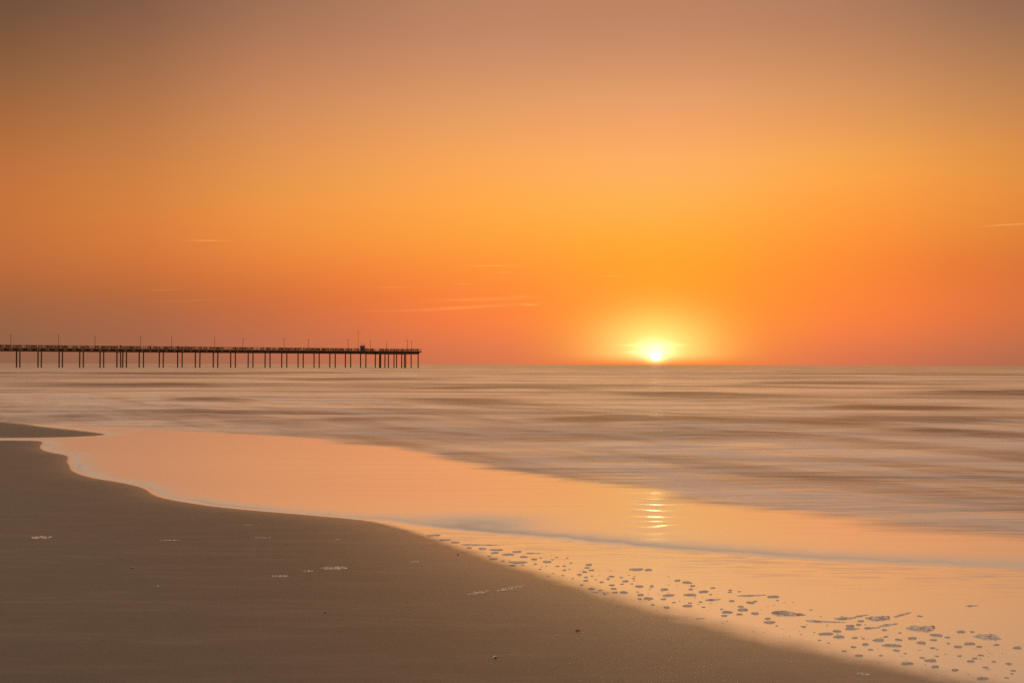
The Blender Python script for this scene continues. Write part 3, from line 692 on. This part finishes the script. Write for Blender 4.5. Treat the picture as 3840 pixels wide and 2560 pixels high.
c6 = '205,246,15 230,250,11 410,283,110 485,314,90 555,331,60 835,382,90 650,368,35 740,374,55 825,402,60 915,413,90 975,395,60 1020,429,60 1090,446,45 1137,436,22 985,467,110 815,443,50 880,457,30 785,425,30 945,487,40 1100,478,28 1015,485,20 1180,463,60 1250,492,30 1296,491,28 1297,519,30 1330,513,18 1132,512,22 1285,555,22 1187,559,20 1220,540,15 1355,575,20 1397,549,38 1433,531,35 1480,520,38 1450,503,35 1443,568,30 1443,590,35 1483,558,22 1463,483,45 1548,600,35 1593,580,28 1618,562,38 1620,621,38 1630,645,40 1610,523,15 1413,619,30 1700,670,55 1640,670,40 1710,595,42 1682,569,25 1687,613,25 1735,553,15 1772,559,15 1765,575,25 1768,590,18 1755,611,20 1807,630,50 1790,666,20 1813,687,52 1808,714,35 1865,711,62 1890,625,30 1885,634,20 1875,649,15 1977,650,50 2000,690,92 1970,716,40 1895,753,30 1988,772,45 2040,738,25 2150,742,28 2130,762,60 2153,649,35 2165,626,40 2130,603,65 2065,590,45 2240,770,25 2220,735,28 2240,665,70 2150,687,90 1785,515,90 1865,517,60 920,452,14 1175,492,14 1215,448,22 1245,432,20 1315,437,20 1340,470,24 1480,645,45 1540,655,30 1570,682,28'
spots = [(2640 + a / 1.96, 1950 + b / 1.96, c / 1.96) for a, b, c in (tuple(map(float, t.split(','))) for t in c7.split())]
spots += [(1400 + a / 1.809, 1850 + b / 1.809, c / 1.809) for a, b, c in (tuple(map(float, t.split(','))) for t in c6.split()) if 1400 + a / 1.809 < 2640]
rf = random.Random(5)
for _ in range(108):
    px = rf.uniform(1980, 3780); yb = np.interp(px, [p_[0] for p_ in B_px], [p_[1] for p_ in B_px]); spots.append((px, yb - rf.uniform(-18, 150) * (1 if px > 2500 else .6), rf.uniform(4, 8)))
longs = sorted(p_[0] for p_ in spots if p_[2] > 38)
for i, (px, py, ln) in enumerate(spots):
    x, y = hit(px, py); D_ = math.hypot(x, y); L = ln / F * D_ * .85
    o = bpy.data.objects.new('foam_blob', blob_me[i % 14]); col.objects.link(o)
    asp = random.uniform(.7, 1.1) if ln < 20 else random.uniform(.38, .75)
    o.scale = (L, L * asp * 1.1, min(L * .95, .05)); o.location = (x, y, ground_s(x, y)); o.rotation_euler = (0, 0, random.uniform(-.35, .35))
    o['category'] = 'foam'; o['group'] = 'foam blobs stranded on the wet sand'
    o['label'] = 'long low foam streak on the wet sand, %s from the left of the long ones' % nth(longs.index(px) + 1) if ln > 38 else ('small grey foam blob stranded on the wet sand' if ln > 13 else 'tiny dark fleck of foam on the wet sand')
# the large drifts, each with its own outline
for px, py, lx, ar, rz, hgt, lab in [
        (2965, 2302, 88, 1.15, .35, .02, 'biggest curled foam drift among the blobs, trailing a thin tail to the right'),
        (3085, 2330, 110, .22, .12, .012, 'thin tail of foam running right from the curled foam drift'),
        (3178, 2318, 72, .5, -.2, .014, 'short foam drift just right of the curled drift and its tail'),
        (3232, 2308, 62, .3, -.35, .010, 'faint feathered foam wisp above the line of blobs right of the curled drift'),
        (3310, 2317, 84, .95, -.35, .018, 'second large foam drift, smeared up to the right'),
        (3388, 2303, 92, .3, -.45, .010, 'pale wisp trailing up right from the second large foam drift'),
        (3268, 2354, 56, .4, -.1, .012, 'narrow foam drift below the second large drift, left one'),
        (3335, 2342, 92, .3, -.3, .011, 'narrow foam drift below the second large drift, longer right one'),
        (3468, 2356, 118, .85, -.3, .018, 'wide flat foam drift smeared to the right on the wet sand'),
        (3714, 2387, 98, 1.1, -.35, .015, 'pale blurred foam drift nearest the right edge of the picture'),
        (3648, 2271, 40, .5, -.1, .010, 'lone faint foam drift high on the wet sheet at right'),
        (2680, 2248, 58, .5, -.3, .012, 'large pale foam drift at the left start of the dense blobs'),
        (2830, 2232, 110, .25, -.15, .010, 'long feathered wisp of foam above the dense blobs'),
        (1800, 2043, 112, .22, .05, .012, 'longest forked foam streak near the surge of foam'),
        (2005, 2074, 50, .3, 0, .010, 'slim foam streak just below the swash line'),
        (2250, 2220, 60, .5, .2, .008, 'lacy pale foam ring at the edge of the brown sand'),
        (2625, 2318, 30, .9, 0, .008, 'lacy pale foam patch half on the brown sand')]:
    x, y = hit(px, py); D_ = math.hypot(x, y); L = lx / F * D_
    o = bpy.data.objects.new('foam_drift', foam_mesh('foam_drift', L * 1.1, L * ar * .8, hgt, int(px), 56, 5, .34, 1.0)); col.objects.link(o)
    o.location = (x, y, ground_s(x, y)); o.rotation_euler = (0, 0, -rz * 1.6)
    o['category'] = 'foam'; o['label'] = lab; o['group'] = 'large foam drifts on the wet sand'

# clusters of bubbles drying on the sand
M_bub = NT('bubble_froth').set(base=(.80, .70, .66), rough=.25).m
bub = bmesh.new(); bmesh.ops.create_icosphere(bub, subdivisions=1, radius=1); bub_co = [v.co.copy() for v in bub.verts]; bub_f = [[v.index for v in f.verts] for f in bub.faces]; bub.free()
for px, py, wpx_, hpx, n_, lab in [(153,2015,74,11,150,'bright oval patch of froth near the left edge of the sand'),(1254,2130,100,13,190,'largest bright patch of froth in the middle of the sand'),
        (1155,2141,44,8,45,'small patch of froth just left of the largest one'),(1050,2160,66,8,60,'thin faint patch of froth, leftmost of three in a row'),
        (1556,2107,34,10,30,'small lone patch of froth near the wet edge'),(1794,2222,76,14,110,'left one of two slanting patches of froth right of the middle'),
        (1918,2205,112,17,170,'right one of two slanting patches of froth, stretched towards the wet sand'),
        (640,2025,84,4,40,'thin pale line of froth on the left half of the sand'),(985,2016,66,3,30,'thin pale line of froth above the middle of the sand'),
        (930,1968,36,4,16,'fleck of froth close below the water edge at left'),(1265,2023,20,3,12,'fleck of froth left of the first foam blobs'),(3240,2527,50,14,40,'sparse froth on the sand near the bottom right')]:
    x, y = hit_g(px, py); D_ = math.hypot(x, y); rx = wpx_ / F * D_ / 2
    y0 = hit_g(px, py - hpx / 2)[1]; y1 = hit_g(px, py + hpx / 2)[1]; ry = abs(y0 - y1) / 2
    slant = (-.14 if 1700 < px < 2000 else 0)
    V, Fc = [], []; g0 = ground_s(x, y); bb = []
    for _ in range(int(n_ * .7)):
        a = random.uniform(0, 6.28); q_ = math.sqrt(random.random()); ux, uy = q_ * math.cos(a), q_ * math.sin(a)
        dx = ux * rx; bb.append((dx, uy * ry * (.5 + .5 * abs(math.sin(3 * ux + px))) - slant * dx * 7, random.uniform(.0025, .006) * (D_ / 12) ** .5))
    gz = ground(np.array([x + q_[0] for q_ in bb]), np.array([y + q_[1] for q_ in bb]))
    for (dx, dy, r_), g1 in zip(bb, gz):
        zz = g1 - g0 + r_ * .35
        b_ = len(V); V += [(dx + c.x * r_ * 1.5, dy + c.y * r_, zz + c.z * r_ * .8) for c in bub_co]; Fc += [[b_ + k for k in f] for f in bub_f]
    me = bpy.data.meshes.new('froth_patch'); me.from_pydata(V, [], Fc); me.materials.append(M_bub)
    o = bpy.data.objects.new('froth_patch', me); col.objects.link(o); o.location = (x, y, ground_s(x, y))
    o['kind'] = 'stuff'; o['label'] = lab; o['category'] = 'froth'

# shells and bits on the sand
def shell_mesh(name, L, mat, seed):
    r_ = random.Random(seed); bm = bmesh.new(); n_a, n_r = 17, 6; rows = []
    for k in range(n_r + 1):
        t = k / n_r; row = []
        for i in range(n_a):
            a = math.pi * (.12 + .76 * i / (n_a - 1)); rib = 1 + .035 * math.cos(i * math.pi)
            row.append(bm.verts.new((L * .55 * t * math.cos(a) * rib, L * (.75 * t * math.sin(a) * rib - .35), L * .30 * math.sin(math.pi * (.15 + .85 * t)) * (1 - .35 * abs(math.cos(a))) + L * .02)))
        rows.append(row)
    for k in range(n_r):
        for i in range(n_a - 1): bm.faces.new((rows[k][i], rows[k][i+1], rows[k+1][i+1], rows[k+1][i]))
    bmesh.ops.solidify(bm, geom=bm.faces[:], thickness=L * .06)
    bmesh.ops.remove_doubles(bm, verts=bm.verts, dist=1e-5)
    me = bpy.data.meshes.new(name); bmesh.ops.recalc_face_normals(bm, faces=bm.faces); bm.to_mesh(me); bm.free(); me.materials.append(mat); return me
q = NT('shell_pale'); n = q.noise(q.pos(), 90, 3); q.set(base=q.mix(n, (.62, .54, .47), (.36, .28, .22)), rough=.4); M_sh = q.m
q = NT('shell_red'); n = q.noise(q.pos(), 90, 3); q.set(base=q.mix(n, (.45, .15, .08), (.30, .11, .07)), rough=.5); M_red = q.m
q = NT('dark_bit'); n = q.noise(q.pos(), 60, 3); q.set(base=q.mix(n, (.05, .035, .03), (.12, .08, .06)), rough=.6); M_dark = q.m
for px, py, ln, mat, lab in [(1856,2464,24,M_sh,'pale half shell lying near the bottom middle of the sand'),(592,2198,13,M_sh,'small pale shell on the sand, lower of two at left'),(497,2129,12,M_sh,'small pale shell on the sand, upper of two at left'),
        (2165,2363,18,M_red,'reddish-brown shell fragment on the sand right of the middle'),(2508,2402,5,M_red,'tiny red shell chip near the wet edge'),(71,2087,6,M_sh,'tiny pale shell at the left edge below the oval froth'),
        (352,2085,5,M_dark,'tiny dark pebble on the sand right of the oval froth'),(1075,2043,5,M_dark,'tiny dark pebble below the water edge above the froth row'),(1526,2257,6,M_dark,'tiny dark pebble left of the slanting froth'),(1717,2079,8,M_dark,'dark pebble at the edge of the damp sheen'),
        (1219,2296,8,M_dark,'dark fragment on the sand below the largest froth'),(2074,2473,4,M_sh,'tiny white shell chip right of the pale half shell')]:
    x, y = hit_g(px, py); L = ln / F * math.hypot(x, y) * 1.1
    nm = 'pebble' if mat is M_dark else 'shell'
    if nm == 'shell': me = shell_mesh('shell', L, mat, int(px))
    else:
        bm = bmesh.new(); bmesh.ops.create_icosphere(bm, subdivisions=2, radius=L / 2)
        for v in bm.verts: v.co = Vector((v.co.x, v.co.y * .75, v.co.z * .5)) * random.uniform(.85, 1.1)
        me = bpy.data.meshes.new('pebble'); bm.to_mesh(me); bm.free(); me.materials.append(mat)
        me.polygons.foreach_set('use_smooth', np.ones(len(me.polygons), bool))
    o = bpy.data.objects.new(nm, me); col.objects.link(o); o.location = (x, y, ground_s(x, y) + (L * .12 if nm == 'pebble' else 0)); o.rotation_euler = (0, 0, random.uniform(-1.5, 1.5))
    o['label'] = lab; o['category'] = nm
